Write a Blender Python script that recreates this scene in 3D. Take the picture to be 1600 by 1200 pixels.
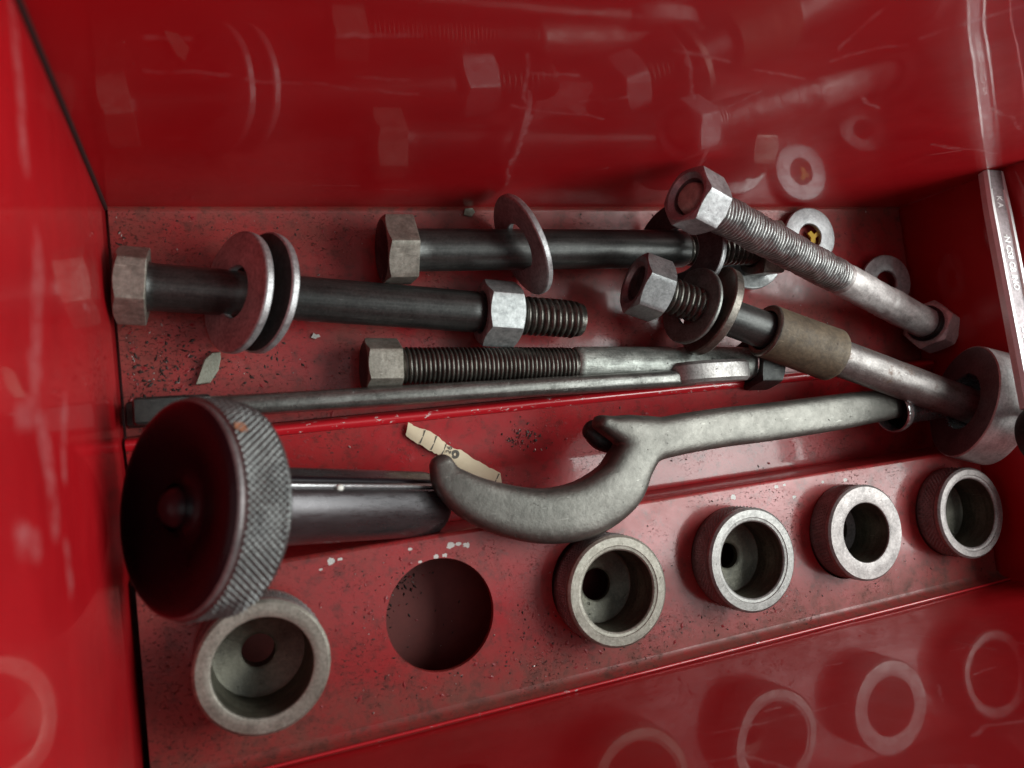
import bpy, bmesh, math, random
from mathutils import Vector, Matrix, noise as mn
S = 0.01                      # all lengths below are centimetres; 1 Blender unit = 1 m
PI = math.pi
scene = bpy.context.scene
for o in list(bpy.data.objects):
    bpy.data.objects.remove(o)
random.seed(7)

# ------------------------------------------------------------------ camera
cam = bpy.data.objects.new("camera", bpy.data.cameras.new("camera"))
scene.collection.objects.link(cam); scene.camera = cam
cam.matrix_world = Matrix(((0.926726, 0.083564, -0.366327, 0.000000), (-0.114237, 0.991465, -0.062828, 0.000000), (0.357951, 0.100072, 0.928362, 0.240000), (0, 0, 0, 1)))
cam.data.sensor_width = 36; cam.data.lens = 27.135
cam.data.clip_start = 0.005; cam.data.clip_end = 50
cam.data.dof.use_dof = True; cam.data.dof.focus_distance = 0.262; cam.data.dof.aperture_fstop = 12.0

# ------------------------------------------------------------------ light (indoors: a dim room and soft lamps)
world = bpy.data.worlds.new("World"); scene.world = world; world.use_nodes = True
world.node_tree.nodes["Background"].inputs[0].default_value = (0.80, 0.86, 1.0, 1)
world.node_tree.nodes["Background"].inputs[1].default_value = 0.08
scene.view_settings.view_transform = 'Standard'; scene.view_settings.look = 'None'
scene.view_settings.exposure = 0.0; scene.view_settings.gamma = 1.0

def area(name, loc, aim, sx, sy, power, col):
    l = bpy.data.lights.new(name, 'AREA'); l.shape = 'RECTANGLE'; l.size = sx*S; l.size_y = sy*S
    l.energy = power; l.color = col
    o = bpy.data.objects.new(name, l); scene.collection.objects.link(o)
    o.location = Vector(loc)*S
    o.rotation_euler = (Vector(aim)-Vector(loc)).to_track_quat('-Z', 'Y').to_euler()
    return o
area("window_light", (64, -3, 50), (13, 0, 5), 60, 52, 9.0, (0.93, 1.0, 0.975))
area("ceiling_light", (48, -18, 120), (48, -18, 0), 150, 76, 1.9, (0.91, 1.0, 0.98))

# ------------------------------------------------------------------ node helper
class G:
    def __init__(s, name):
        s.m = bpy.data.materials.new(name); s.m.use_nodes = True
        s.t = s.m.node_tree; s.b = s.t.nodes["Principled BSDF"]
        tc = s.t.nodes.new('ShaderNodeTexCoord'); mp = s.t.nodes.new('ShaderNodeVectorMath'); mp.operation = 'SCALE'
        mp.inputs[3].default_value = 100.0
        s.t.links.new(tc.outputs['Object'], mp.inputs[0]); s.P = mp.outputs[0]
    def _set(s, sock, v):
        if hasattr(v, 'is_linked') or isinstance(v, bpy.types.NodeSocket): s.t.links.new(v, sock)
        else:
            if isinstance(v, tuple) and len(v) == 3 and sock.type == 'RGBA': v = v+(1,)
            sock.default_value = v
    def vec(s, scale, off=(0, 0, 0), rot=(0, 0, 0), P=None):
        n = s.t.nodes.new('ShaderNodeMapping'); s._set(n.inputs[0], P or s.P)
        n.inputs['Scale'].default_value = scale; n.inputs['Location'].default_value = off; n.inputs['Rotation'].default_value = rot
        return n.outputs[0]
    def noise(s, scale, detail=4, rough=.55, dist=0, P=None, color=False):
        n = s.t.nodes.new('ShaderNodeTexNoise'); s._set(n.inputs['Vector'], P or s.P)
        n.inputs['Scale'].default_value = scale; n.inputs['Detail'].default_value = detail
        n.inputs['Roughness'].default_value = rough; n.inputs['Distortion'].default_value = dist
        return n.outputs[1 if color else 0]
    def voro(s, scale, P=None, rand=1, out=0):
        n = s.t.nodes.new('ShaderNodeTexVoronoi'); s._set(n.inputs['Vector'], P or s.P)
        n.inputs['Scale'].default_value = scale; n.inputs['Randomness'].default_value = rand
        return n.outputs[out]
    def rng(s, v, a, b, c=0., d=1.):
        n = s.t.nodes.new('ShaderNodeMapRange'); s._set(n.inputs[0], v)
        for i, x in enumerate((a, b, c, d)): s._set(n.inputs[i+1], x)
        return n.outputs[0]
    def math(s, op, a, b=0., clamp=False):
        n = s.t.nodes.new('ShaderNodeMath'); n.operation = op; n.use_clamp = clamp
        s._set(n.inputs[0], a); s._set(n.inputs[1], b); return n.outputs[0]
    def mix(s, f, a, b):
        n = s.t.nodes.new('ShaderNodeMix'); n.data_type = 'RGBA'
        s._set(n.inputs[0], f); s._set(n.inputs[6], a); s._set(n.inputs[7], b); return n.outputs[2]
    def xyz(s):
        n = s.t.nodes.new('ShaderNodeSeparateXYZ'); s._set(n.inputs[0], s.P); return n.outputs
    def seg(s, A, B, w):
        """mask of a stroke from A to B (cm) of half width w on a surface, softened by noise"""
        g = bpy.data.node_groups.get('stroke')
        if not g:
            g = bpy.data.node_groups.new('stroke', 'ShaderNodeTree')
            for nm, ty in (('P', 'NodeSocketVector'), ('A', 'NodeSocketVector'), ('B', 'NodeSocketVector'), ('W', 'NodeSocketFloat')):
                g.interface.new_socket(nm, in_out='INPUT', socket_type=ty)
            g.interface.new_socket('Mask', in_out='OUTPUT', socket_type='NodeSocketFloat')
            gi = g.nodes.new('NodeGroupInput'); go = g.nodes.new('NodeGroupOutput'); L = g.links.new
            def vm(op, a, b=None, sc=None):
                n = g.nodes.new('ShaderNodeVectorMath'); n.operation = op; L(a, n.inputs[0])
                if b is not None: L(b, n.inputs[1])
                if sc is not None: L(sc, n.inputs[3])
                return n
            pa = vm('SUBTRACT', gi.outputs[0], gi.outputs[1]).outputs[0]; ba = vm('SUBTRACT', gi.outputs[2], gi.outputs[1]).outputs[0]
            d1 = vm('DOT_PRODUCT', pa, ba).outputs[1]; d2 = vm('DOT_PRODUCT', ba, ba).outputs[1]
            dv = g.nodes.new('ShaderNodeMath'); dv.operation = 'DIVIDE'; dv.use_clamp = True; L(d1, dv.inputs[0]); L(d2, dv.inputs[1])
            q = vm('SCALE', ba, sc=dv.outputs[0]).outputs[0]; ln = vm('LENGTH', vm('SUBTRACT', pa, q).outputs[0]).outputs[1]
            r = g.nodes.new('ShaderNodeMapRange'); L(ln, r.inputs[0]); L(gi.outputs[3], r.inputs[1]); r.inputs[2].default_value = 0
            L(r.outputs[0], go.inputs[0])
        n = s.t.nodes.new('ShaderNodeGroup'); n.node_tree = g
        s.t.links.new(getattr(s, 'Pw', s.P), n.inputs[0]); n.inputs[1].default_value = A; n.inputs[2].default_value = B; n.inputs[3].default_value = w
        return n.outputs[0]
    def segs(s, lst):
        o = None
        for A, B, w in lst:
            k = s.seg(A, B, w); o = k if o is None else s.math('MAXIMUM', o, k)
        return o
    def bump(s, h, strength, dist=.02, normal=None):
        n = s.t.nodes.new('ShaderNodeBump'); n.inputs['Strength'].default_value = strength
        n.inputs['Distance'].default_value = dist*S; s._set(n.inputs['Height'], h)
        if normal is not None: s._set(n.inputs['Normal'], normal)
        return n.outputs[0]
    def out(s, **k):
        names = dict(color='Base Color', metal='Metallic', rough='Roughness', normal='Normal', coat='Coat Weight',
                     coatr='Coat Roughness', coatn='Coat Normal', spec='Specular IOR Level', ior='IOR', sss='Subsurface Weight')
        for a, v in k.items(): s._set(s.b.inputs[names[a]], v)
        return s.m

RED = (0.48, 0.006, 0.011); RED2 = (0.34, 0.003, 0.007)

def red_wall(name, strokes, axis):
    g = G(name)
    big = g.noise(.25, 3)
    col = g.mix(big, RED2, RED)
    # fine hairline scratches in two directions
    r1 = (0, math.radians(8), 0) if axis == 'y' else (math.radians(8), 0, 0)
    sc = (1.2, 1, 26) if axis == 'y' else (1, 1.2, 26)
    h1 = g.rng(g.noise(1.0, 5, .6, .3, P=g.vec(sc, rot=r1)), .66, .74)
    patch = g.rng(g.noise(.55, 2), .5, .64)
    h1 = g.math('MULTIPLY', g.math('MULTIPLY', h1, patch), .5)
    sc2 = (9, 1, 1.6) if axis == 'y' else (1, 9, 1.6)
    h2 = g.rng(g.noise(1.0, 4, .6, .4, P=g.vec(sc2, off=(4, 3, 1), rot=(0, .35, 0) if axis == 'y' else (.35, 0, 0))), .71, .78)
    h = g.math('MAXIMUM', h1, g.math('MULTIPLY', h2, .3))
    wn = g.t.nodes.new('ShaderNodeVectorMath'); wn.operation = 'MULTIPLY_ADD'
    g._set(wn.inputs[0], g.noise(.45, 4, .6, color=True)); wn.inputs[1].default_value = (.9, 0, .9) if axis == 'y' else (0, .9, .9); wn.inputs[2].default_value = (0, 0, 0)
    wo = g.t.nodes.new('ShaderNodeVectorMath'); wo.operation = 'ADD'; wo.inputs[1].default_value = (-.45, 0, -.45) if axis == 'y' else (0, -.45, -.45)
    g._set(wo.inputs[0], wn.outputs[0]); wp = g.t.nodes.new('ShaderNodeVectorMath'); wp.operation = 'ADD'
    g._set(wp.inputs[0], wo.outputs[0]); g._set(wp.inputs[1], g.P); g.Pw = wp.outputs[0]
    st = g.segs(strokes)
    if st is not None:
        st = g.math('MULTIPLY', g.rng(st, 0, .6), g.rng(g.noise(2.2, 7, .8), .40, .60))
        h = g.math('MAXIMUM', h, st)
    smear = g.rng(g.noise(.5, 6, .7, .8, P=g.vec((.5, 1, 1.4) if axis == 'y' else (1, .5, 1.4), off=(2, 2, 8))), .35, .68)
    nick = g.math('MULTIPLY', g.rng(g.noise(4.2, 4, .7, .5, P=g.vec((1.6, 1, 1), off=(6, 6, 6))), .70, .73), g.rng(g.noise(.4, 2), .45, .6))
    col = g.mix(g.math('MULTIPLY', h, .34), col, (.62, .30, .31)); col = g.mix(g.math('MULTIPLY', nick, .5), col, (.5, .2, .2))
    sm = g.rng(g.noise(.9, 5, .6), .3, .75, .36, .5)
    n = g.bump(g.noise(7, 2), .04, .02)
    n2 = g.bump(g.noise(.35, 2), .10, .05)
    n2 = g.bump(h, .12, .01, n2)
    return g.out(color=col, rough=sm, coat=g.rng(smear, 0, 1, .68, .36), coatr=g.rng(g.noise(1.1, 6, .75), .35, .7, .015, .075), spec=.35, normal=n, coatn=n2, ior=1.5)

def red_sheet(name, dust=.5, edge=None, spots=()):
    """painted sheet of the insert with grime, brown dust and pitted specks"""
    g = G(name); x, y, z = g.xyz()
    col = g.mix(g.noise(.5, 4), (.34, .008, .016), (.43, .014, .02))
    dn = g.math('MULTIPLY', g.rng(g.noise(.45, 6, .7), .30, .62), dust)
    if edge: dn = g.math('MAXIMUM', dn, g.math('MULTIPLY', g.rng(y, edge[0], edge[1]), g.rng(g.noise(1.1, 6, .7), .25, .6, .3, 1.)))
    if edge and len(edge) > 2: dn = g.math('MAXIMUM', dn, g.math('MULTIPLY', g.rng(x, 7., -2.), g.rng(g.noise(.8, 5), .3, .6, .35, .8)))
    dcol = g.mix(g.noise(9, 3), (.10, .048, .034), (.17, .085, .06))
    col = g.mix(g.math('MULTIPLY', dn, .74), col, dcol)
    col = g.mix(g.rng(g.noise(2.2, 6, .75), .50, .68, 0, .62), col, (.065, .02, .016))
    # specks: dark grime flecks
    cl = g.rng(g.noise(.55, 5, .65, P=g.vec((1, 1, 1), off=(3, 7, 0))), .47, .62)
    left = g.rng(x, 5., -1.5, .0, .9)
    cl = g.math('MAXIMUM', cl, left)
    wv = g.vec((1, 1.5, 1), rot=(0, 0, .5))
    sp = g.rng(g.noise(8.5, 3, .6, .8, P=wv), .60, .64)
    sp2 = g.rng(g.noise(19, 2, .6, .5, P=wv), .66, .70)
    sp = g.math('MULTIPLY', g.math('MAXIMUM', sp, sp2), cl)
    col = g.mix(g.math('MULTIPLY', sp, .85), col, (.05, .018, .014))
    bare = g.rng(g.noise(6.5, 4, .7, P=g.vec((1, 1, 1), off=(9, 1, 2))), .745, .76)
    for c, r in spots:
        d = g.math('ADD', g.seg(c, (c[0]+.05, c[1], c[2]), r), g.rng(g.noise(6, 4, .7), .2, .8, -.55, .55))
        bare = g.math('MAXIMUM', bare, g.rng(d, .38, .44))
    col = g.mix(bare, col, (.62, .60, .57))
    rough = g.math('ADD', g.rng(dn, 0, 1, .3, .62), g.math('MULTIPLY', sp, .3), True)
    coat = g.math('MULTIPLY', g.math('SUBTRACT', 1.0, sp, True), g.rng(dn, .25, 1., .9, .2))
    coat = g.math('MULTIPLY', g.math('MULTIPLY', coat, .62), g.math('SUBTRACT', 1., bare, True))
    n = g.bump(g.noise(6, 5, .7), .12, .03)
    n = g.bump(g.math('ADD', sp, g.math('MULTIPLY', bare, -.6)), .7, .02, n)
    return g.out(color=col, rough=rough, coat=coat, spec=.35, coatr=g.rng(dn, 0, 1, .06, .3), normal=n, coatn=g.bump(g.noise(2, 3), .06, .03))

def metal(name, c1, c2, rough=(.3, .5), metallic=1.0, sc=3., bump=.15, pit=.0, pitc=(.04, .03, .025), brush=None, rust=0., patch=None, fine=22, grime=.5, tex=.8):
    g = G(name)
    f = g.noise(sc, 7, .7)
    col = g.mix(g.rng(f, .33, .67), c1, c2)
    lum = sum(c2)/3
    # fine cast or mill texture, light and dark
    f2 = g.noise(fine*.55, 5, .75)
    col = g.mix(g.rng(f2, .5, .68, 0, .55*tex), col, tuple(x*.35 for x in c1))
    col = g.mix(g.rng(f2, .5, .34, 0, .35*tex), col, tuple(min(.9, x*1.5+.02) for x in c2))
    # oily grime in soft patches
    gm = g.rng(g.noise(sc*.45+.3, 6, .72, .4, P=g.vec((1, 1, 1), off=(1, 6, 3))), .50, .70, 0, grime)
    col = g.mix(gm, col, tuple(x*.38 for x in c1))
    ro = g.rng(g.noise(sc*1.7, 6, .75), .3, .7, rough[0], rough[1])
    h = g.math('ADD', g.math('MULTIPLY', f2, .8), g.math('MULTIPLY', f, .5))
    # hairline scratches, two directions
    for k, rot in enumerate(((.3, .5, .2), (1.2, -.4, 1.0))):
        sn = g.rng(g.noise(1.0, 3, .6, .2, P=g.vec((1.2, 17, 15), off=(k*3, 2, k), rot=rot)), .69, .74)
        col = g.mix(g.math('MULTIPLY', sn, .5), col, tuple(min(.9, x*2.2+.05) for x in c2))
    if brush:
        b = g.noise(1.0, 4, .6, P=g.vec(brush)); h = g.math('ADD', h, g.math('MULTIPLY', b, .7))
        col = g.mix(g.rng(b, .4, .8, 0, .4), col, tuple(min(1, x*1.7+.02) for x in c2))
    me = metallic*.74
    if patch:
        pm = g.rng(g.noise(sc*.5, 6, .7, P=g.vec((1, 1, 1), off=(5, 5, 5))), patch[1], patch[1]+.08)
        col = g.mix(g.math('MULTIPLY', pm, .8), col, patch[0])
    if pit:
        pm = g.rng(g.noise(5.5, 5, .7, .6, P=g.vec((1, 1, 1), off=(2, 8, 1))), .71-pit*.14, .75-pit*.14)
        pm = g.math('MULTIPLY', pm, .85)
        col = g.mix(pm, col, pitc); h = g.math('SUBTRACT', h, g.math('MULTIPLY', pm, 1.2)); ro = g.math('ADD', ro, g.math('MULTIPLY', pm, .25), True)
        me = g.math('MULTIPLY', g.math('SUBTRACT', 1., pm, True), metallic*.74)
    if rust:
        rm = g.math('MULTIPLY', g.rng(g.noise(1.3, 6, .75, P=g.vec((1, 1, 1), off=(7, 2, 6))), .60-rust*.15, .72-rust*.12), .8)
        col = g.mix(rm, col, (.12, .07, .05)); ro = g.math('ADD', ro, g.math('MULTIPLY', rm, .3), True)
    return g.out(color=col, rough=ro, metal=me, normal=g.bump(h, min(1, bump*1.7), .02))

M = {}
# pixel-free wall scratches and pale side-wall smears, in cm along the wall
M['back'] = red_wall('red_gloss_paint_back', [((-0.512, 7.660, 9.722), (0.188, 7.660, 9.832), 0.061), ((6.752, 7.660, 10.240), (7.637, 7.660, 7.614), 0.048), ((7.877, 7.660, 7.277), (9.138, 7.660, 2.229), 0.068), ((-0.608, 7.660, 8.465), (0.943, 7.660, 8.413), 0.041), ((1.186, 7.660, 8.337), (4.837, 7.660, 7.968), 0.048), ((3.447, 7.660, 8.606), (4.470, 7.660, 8.595), 0.041), ((2.766, 7.660, 10.124), (4.242, 7.660, 10.354), 0.054), ((13.846, 7.660, 11.295), (13.468, 7.660, 12.810), 0.054), ((9.758, 7.660, 10.687), (11.385, 7.660, 10.502), 0.054), ((10.221, 7.660, 10.478), (11.638, 7.660, 8.777), 0.041), ((12.231, 7.660, 10.323), (13.991, 7.660, 10.023), 0.041), ((7.183, 7.660, 9.393), (8.166, 7.660, 9.437), 0.041), ((7.223, 7.660, 7.744), (9.854, 7.660, 7.290), 0.048), ((12.977, 7.660, 8.387), (13.230, 7.660, 9.318), 0.041), ((8.741, 7.660, 8.089), (9.097, 7.660, 8.235), 0.041), ((9.389, 7.660, 8.338), (9.845, 7.660, 8.460), 0.041), ((15.376, 7.660, 12.091), (16.582, 7.660, 13.584), 0.068), ((22.326, 7.660, 6.591), (26.269, 7.660, 5.865), 0.082), ((21.573, 7.660, 9.135), (24.462, 7.660, 8.051), 0.068), ((13.973, 7.660, 10.872), (15.317, 7.660, 11.802), 0.054), ((5.421, 7.660, 1.658), (6.234, 7.660, 1.560), 0.034), ((3.391, 7.660, 2.049), (4.596, 7.660, 1.976), 0.034), ((11.049, 7.660, 3.334), (11.848, 7.660, 3.922), 0.034), ((16.676, 7.660, 9.187), (17.634, 7.660, 8.705), 0.068), ((7.553, 7.660, 11.917), (8.363, 7.660, 11.718), 0.034), ((23.093, 7.660, 5.825), (24.071, 7.660, 6.120), 0.061)], 'y')
M['front'] = red_wall('red_gloss_paint_front', [((10.745, -7.860, 7.287), (14.582, -7.860, 7.859), 0.048), ((19.526, -7.860, 3.442), (19.436, -7.860, 4.092), 0.061), ((20.406, -7.860, 5.068), (20.436, -7.860, 5.397), 0.048), ((20.451, -7.860, 6.177), (20.583, -7.860, 7.371), 0.034), ((19.578, -7.860, 6.669), (20.114, -7.860, 6.663), 0.034), ((18.509, -7.860, 8.514), (19.405, -7.860, 8.398), 0.048), ((17.120, -7.860, 8.294), (16.276, -7.860, 9.094), 0.041), ((15.286, -7.860, 10.828), (15.989, -7.860, 10.685), 0.082), ((15.989, -7.860, 10.685), (16.799, -7.860, 10.946), 0.068), ((16.345, -7.860, 5.467), (16.793, -7.860, 5.558), 0.034), ((12.657, -7.860, 6.850), (13.050, -7.860, 7.000), 0.048), ((15.294, -7.860, 5.441), (15.340, -7.860, 5.777), 0.034), ((9.697, -7.860, 8.507), (10.903, -7.860, 8.782), 0.041), ((13.402, -7.860, 11.256), (14.056, -7.860, 11.927), 0.095), ((21.588, -7.860, 7.291), (21.655, -7.860, 7.537), 0.034), ((10.573, -7.860, 8.746), (11.036, -7.860, 9.890), 0.054)], 'y')
M['side'] = red_wall('red_gloss_paint_side', [((-2.280, 3.739, 10.165), (-2.280, 1.895, 10.920), 0.45), ((-2.280, 0.658, 10.918), (-2.280, -0.392, 10.604), 0.5), ((-2.280, 7.130, 10.894), (-2.280, 4.981, 10.740), 0.4), ((-2.280, 1.835, 11.373), (-2.280, 0.559, 11.136), 0.3), ((-2.280, 1.281, 8.783), (-2.280, 0.386, 9.474), 0.3), ((-2.280, -0.731, 12.960), (-2.280, -0.919, 11.926), 0.3), ((-2.280, -1.044, 9.808), (-2.280, -1.462, 9.703), 0.3), ((-2.280, 3.811, 5.755), (-2.280, 3.854, 4.829), 0.1), ((-2.280, 0.943, 12.431), (-2.280, 1.112, 11.200), 0.25)], 'x')  # wide pale smears across the left wall
M['floor'] = red_sheet('red_floor_paint', .75, (5.2, 7.9, 1))
M['middle'] = red_sheet('red_channel_paint', .3)
M['rack'] = red_sheet('red_rack_paint', .5, (-5.2, -7.3, 1), spots=[((6.151, -3.037, 2.000), 0.149), ((6.406, -3.040, 2.000), 0.095), ((6.634, -3.114, 2.000), 0.121), ((2.721, -2.929, 2.000), 0.135), ((2.984, -2.920, 2.000), 0.068), ((5.697, -3.296, 2.000), 0.095), ((5.947, -3.300, 2.000), 0.081), ((5.213, -3.362, 2.000), 0.054), ((16.204, -3.019, 2.000), 0.121), ((18.035, -2.915, 2.000), 0.095), ((18.747, -3.346, 2.000), 0.095), ((18.401, -2.896, 2.000), 0.068), ((20.104, -3.006, 2.000), 0.068), ((21.134, -3.070, 2.000), 0.108), ((4.975, -2.959, 2.000), 0.068), ((2.444, -3.109, 2.000), 0.041), ((5.539, -6.398, 2.000), 0.068)])
g = G('dark_red_underfloor'); M['under'] = g.out(color=g.mix(g.noise(1.5, 6, .7), (.10, .018, .015), (.24, .042, .034)), rough=.6)  # dark red-brown mottle below the rack holes
M['dark_seam'] = G('near_black_steel').out(color=(.02, .006, .006), rough=.6)  # even near-black tone for the corner seam
g = G('chipped_ridge_paint'); k = g.rng(g.noise(2.6, 5, .75, P=g.vec((1, 2.2, 2))), .62, .65)
M['ridge'] = g.out(color=g.mix(k, (.52, .012, .02), (.66, .56, .54)), rough=.3, coat=.9, coatr=.1, normal=g.bump(g.math('ADD', g.noise(3, 4), k), .2, .02))
M['oxide'] = metal('black_oxide_steel', (.030, .030, .029), (.058, .057, .054), (.30, .46), .75, 1.4, .10, .10, (.16, .155, .14), brush=(.25, 9, 9))
M['oxide_thread'] = metal('oiled_thread_steel', (.055, .050, .043), (.13, .12, .105), (.22, .40), .95, 3, .2)
M['bare_thread'] = metal('worn_thread_steel', (.20, .195, .19), (.42, .405, .395), (.3, .46), .95, 3, .25, .3)
M['pale_steel'] = metal('pale_scaled_steel', (.34, .305, .295), (.56, .515, .50), (.42, .62), .7, 2.4, .35, .45, (.15, .12, .115), brush=(.6, 4, 4), grime=.35)
M['zinc'] = metal('mottled_zinc', (.33, .345, .345), (.54, .555, .55), (.36, .52), .9, 4, .2, .25, fine=12, grime=.4)
M['washer_zinc'] = metal('washer_zinc', (.30, .29, .295), (.52, .51, .515), (.38, .55), .9, 1.8, .3, .35, (.12, .10, .10), fine=14, grime=.35)
M['head_steel'] = metal('brown_grey_head_steel', (.20, .185, .155), (.36, .335, .29), (.38, .55), .85, 2.5, .3, .35, (.06, .045, .03), fine=14)
M['lit_nut'] = metal('lit_toned_nut_steel', (.6, .6, .58), (.82, .82, .79), (.35, .5), .5, 3, .15, .2)  # nut colour lifted to offset the shade it lies in
M['dark_nut'] = metal('dark_nut_steel', (.20, .20, .20), (.38, .38, .38), (.3, .45), .9, 2, .15, .2, grime=.3)
M['scaled_stud'] = metal('scaled_stud_steel', (.13, .135, .125), (.34, .35, .32), (.35, .6), .8, 2.6, .4, .6, (.03, .03, .03), brush=(.5, 6, 6))
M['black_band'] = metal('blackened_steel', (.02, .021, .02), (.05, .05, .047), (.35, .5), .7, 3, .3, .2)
M['bronze_washer'] = metal('brown_toned_washer', (.12, .105, .09), (.25, .22, .19), (.28, .42), .9, 1.4, .15, .2)
M['tan_end'] = metal('tan_cast_bolt_end', (.34, .34, .29), (.56, .55, .47), (.5, .65), .3, 3, .4, .4, (.12, .11, .08))
M['dark_reflect_face'] = metal('washer_face_dark_reflection', (.035, .034, .034), (.07, .068, .066), (.4, .55), .8, 2, .2, .2)  # washer faces darkened in colour in place of dark reflections
M['dark_washer'] = metal('dull_dark_washer', (.13, .13, .12), (.25, .25, .235), (.34, .5), .85, 2, .15, .2)
M['sleeve'] = metal('rusty_brown_sleeve', (.066, .045, .027), (.125, .088, .052), (.55, .75), .3, 1.3, .4, .3, (.03, .02, .015), fine=12, patch=((.16, .125, .08), .6))
M['rod'] = metal('brown_worn_rod', (.115, .10, .095), (.25, .225, .215), (.36, .52), .9, 1.1, .25, .45, (.05, .04, .035), brush=(.5, 5, 5), rust=.3)
M['disk_face'] = metal('dark_disc_face', (.11, .095, .095), (.19, .165, .165), (.35, .5), .6, 1.2, .2, .2)  # on the disc, this darker tone stands in for left-side shade
M['disk_rim'] = metal('lit_machined_rim', (.36, .35, .345), (.60, .58, .57), (.32, .48), .8, 1.1, .25, .35, (.12, .10, .09), brush=(5, .7, .7))  # rim tone raised to stand in for light falling on it
M['spanner'] = metal('satin_grey_forged_steel', (.122, .116, .104), (.182, .171, .154), (.40, .54), 1.1, .6, .5, .36, (.05, .042, .035), fine=9, grime=.5, tex=.45)
M['chrome'] = metal('chrome', (.55, .55, .56), (.8, .8, .8), (.08, .2), 1, 2, .05)
M['tail'] = metal('grey_tube_steel', (.20, .20, .205), (.30, .30, .30), (.2, .35), .95, 2, .1)
M['bar'] = metal('worn_silver_bar', (.085, .083, .075), (.21, .205, .19), (.24, .42), 1, 1.6, .3, .35, (.025, .022, .02), brush=(.4, 7, 7))
M['bar_head'] = metal('pinkish_grey_bar_head', (.24, .22, .21), (.42, .39, .375), (.36, .55), .9, 2, .4, .45, (.05, .045, .04))
M['wrench'] = metal('lit_polished_wrench', (.80, .79, .78), (.92, .91, .90), (.3, .45), .5, 1.5, .1, .15, grime=.1, tex=.3)  # near-white colour stands in for bright reflections on the rails
M['wrench_panel'] = metal('satin_wrench_panel', (.26, .22, .225), (.34, .29, .30), (.35, .5), .9, 1.5, .35, .2, fine=14)
M['knurl'] = metal('knurled_dark_steel', (.085, .085, .085), (.17, .17, .165), (.32, .48), .95, 1.3, .1, .2)
M['socket_body'] = metal('dark_plum_knurl', (.19, .17, .165), (.32, .285, .275), (.36, .5), .5, 2, .25, .15)
M['socket_bore'] = metal('dark_olive_bore', (.055, .050, .036), (.125, .115, .085), (.30, .5), .6, 1.3, .35, .45, (.02, .018, .012), brush=(9, 1, 1), grime=.7)
M['ring_tan'] = metal('tan_grey_ring', (.22, .20, .165), (.36, .335, .29), (.38, .55), .8, 1.3, .25, .4, (.10, .08, .06))
M['ring_grey'] = metal('grey_ring', (.19, .18, .172), (.33, .315, .30), (.36, .52), .85, 1.3, .25, .35, (.09, .07, .065))
M['ring_pink'] = metal('rosy_grey_ring', (.22, .195, .19), (.36, .32, .31), (.4, .55), .85, 1.6, .25, .3, (.13, .08, .07))
g = G('glossy_black_paint')
M['knob'] = g.out(color=g.mix(g.noise(1, 3), (.004, .003, .004), (.010, .005, .008)), rough=g.rng(g.noise(2, 5), .3, .7, .24, .42), coat=.1, coatr=.15, normal=g.bump(g.noise(.8, 3), .15, .03), spec=.16)
M['dome'] = G('plum_dome').out(color=(.014, .008, .011), rough=.34, spec=.28)
g = G('polished_black_barrel')
M['barrel'] = g.out(color=g.mix(g.noise(1.2, 4, P=g.vec((.6, 2, 2))), (.060, .055, .058), (.135, .125, .13)), metal=.8, rough=g.rng(g.noise(3, 6, .7, P=g.vec((.6, 3, 3))), .3, .7, .20, .40), normal=g.bump(g.noise(9, 4), .06, .02))
M['rust_spot'] = G('orange_rust').out(color=(.30, .12, .06), rough=.8)
g = G('aged_buff_paper'); pc = g.mix(g.noise(3, 5), (.62, .50, .34), (.74, .62, .45))
M['paper'] = g.out(color=g.mix(g.rng(g.noise(.7, 4), .4, .7, 0, .35), pc, (.50, .36, .22)), rough=.8, normal=g.bump(g.noise(18, 4), .2, .01))
M['ink'] = G('faded_ink').out(color=(.11, .10, .085), rough=.8)
M['yellow'] = G('yellow_plastic').out(color=(.75, .46, .03), rough=.35)
M['grit_dark'] = G('dark_grit').out(color=(.035, .02, .017), rough=.7)
M['grit_pale'] = metal('pale_metal_grit', (.5, .45, .42), (.8, .75, .7), (.25, .4), .7, 9, .1)
M['grit_red'] = G('red_paint_flakes').out(color=(.26, .02, .025), rough=.45)
g = G('grey_green_flake'); M['flake'] = g.out(color=g.mix(g.noise(9, 4), (.16, .17, .13), (.33, .34, .28)), rough=.6, metal=.3, normal=g.bump(g.noise(14, 4), .5, .03))
M['white'] = G('white_bead').out(color=(.72, .70, .64), rough=.4)

# ------------------------------------------------------------------ object helpers
C = scene.collection
def obj(name, verts, faces, mat, parent=None, smooth=38, kind=None, edges=()):
    me = bpy.data.meshes.new(name)
    me.from_pydata([Vector(v)*S for v in verts], list(edges), faces); me.update()
    bm = bmesh.new(); bm.from_mesh(me); bmesh.ops.recalc_face_normals(bm, faces=bm.faces); bm.to_mesh(me); bm.free()
    if smooth is not None:
        for p in me.polygons: p.use_smooth = True
        me.set_sharp_from_angle(angle=math.radians(smooth))
    ms = mat if isinstance(mat, list) else [mat]
    for m in ms: me.materials.append(M[m])
    o = bpy.data.objects.new(name, me); C.objects.link(o)
    if parent: o.parent = parent
    if kind: o['kind'] = kind
    return o
def tag(o, label, cat, group=None):
    o['label'] = label; o['category'] = cat
    if group: o['group'] = group
    return o
def frame(p, xdir, up=(0, 0, 1), roll=0.):
    x = Vector(xdir).normalized(); z = Vector(up); z = (z-x*z.dot(x)).normalized(); y = z.cross(x)
    m = Matrix((x, y, z)).transposed().to_4x4(); m = Matrix.Translation(Vector(p)*S) @ m @ Matrix.Rotation(roll, 4, 'X')
    return m
def empty(name, mat, label, cat, group=None):
    o = bpy.data.objects.new(name, None); C.objects.link(o); o.matrix_world = mat; o.empty_display_size = .005
    return tag(o, label, cat, group)

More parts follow.
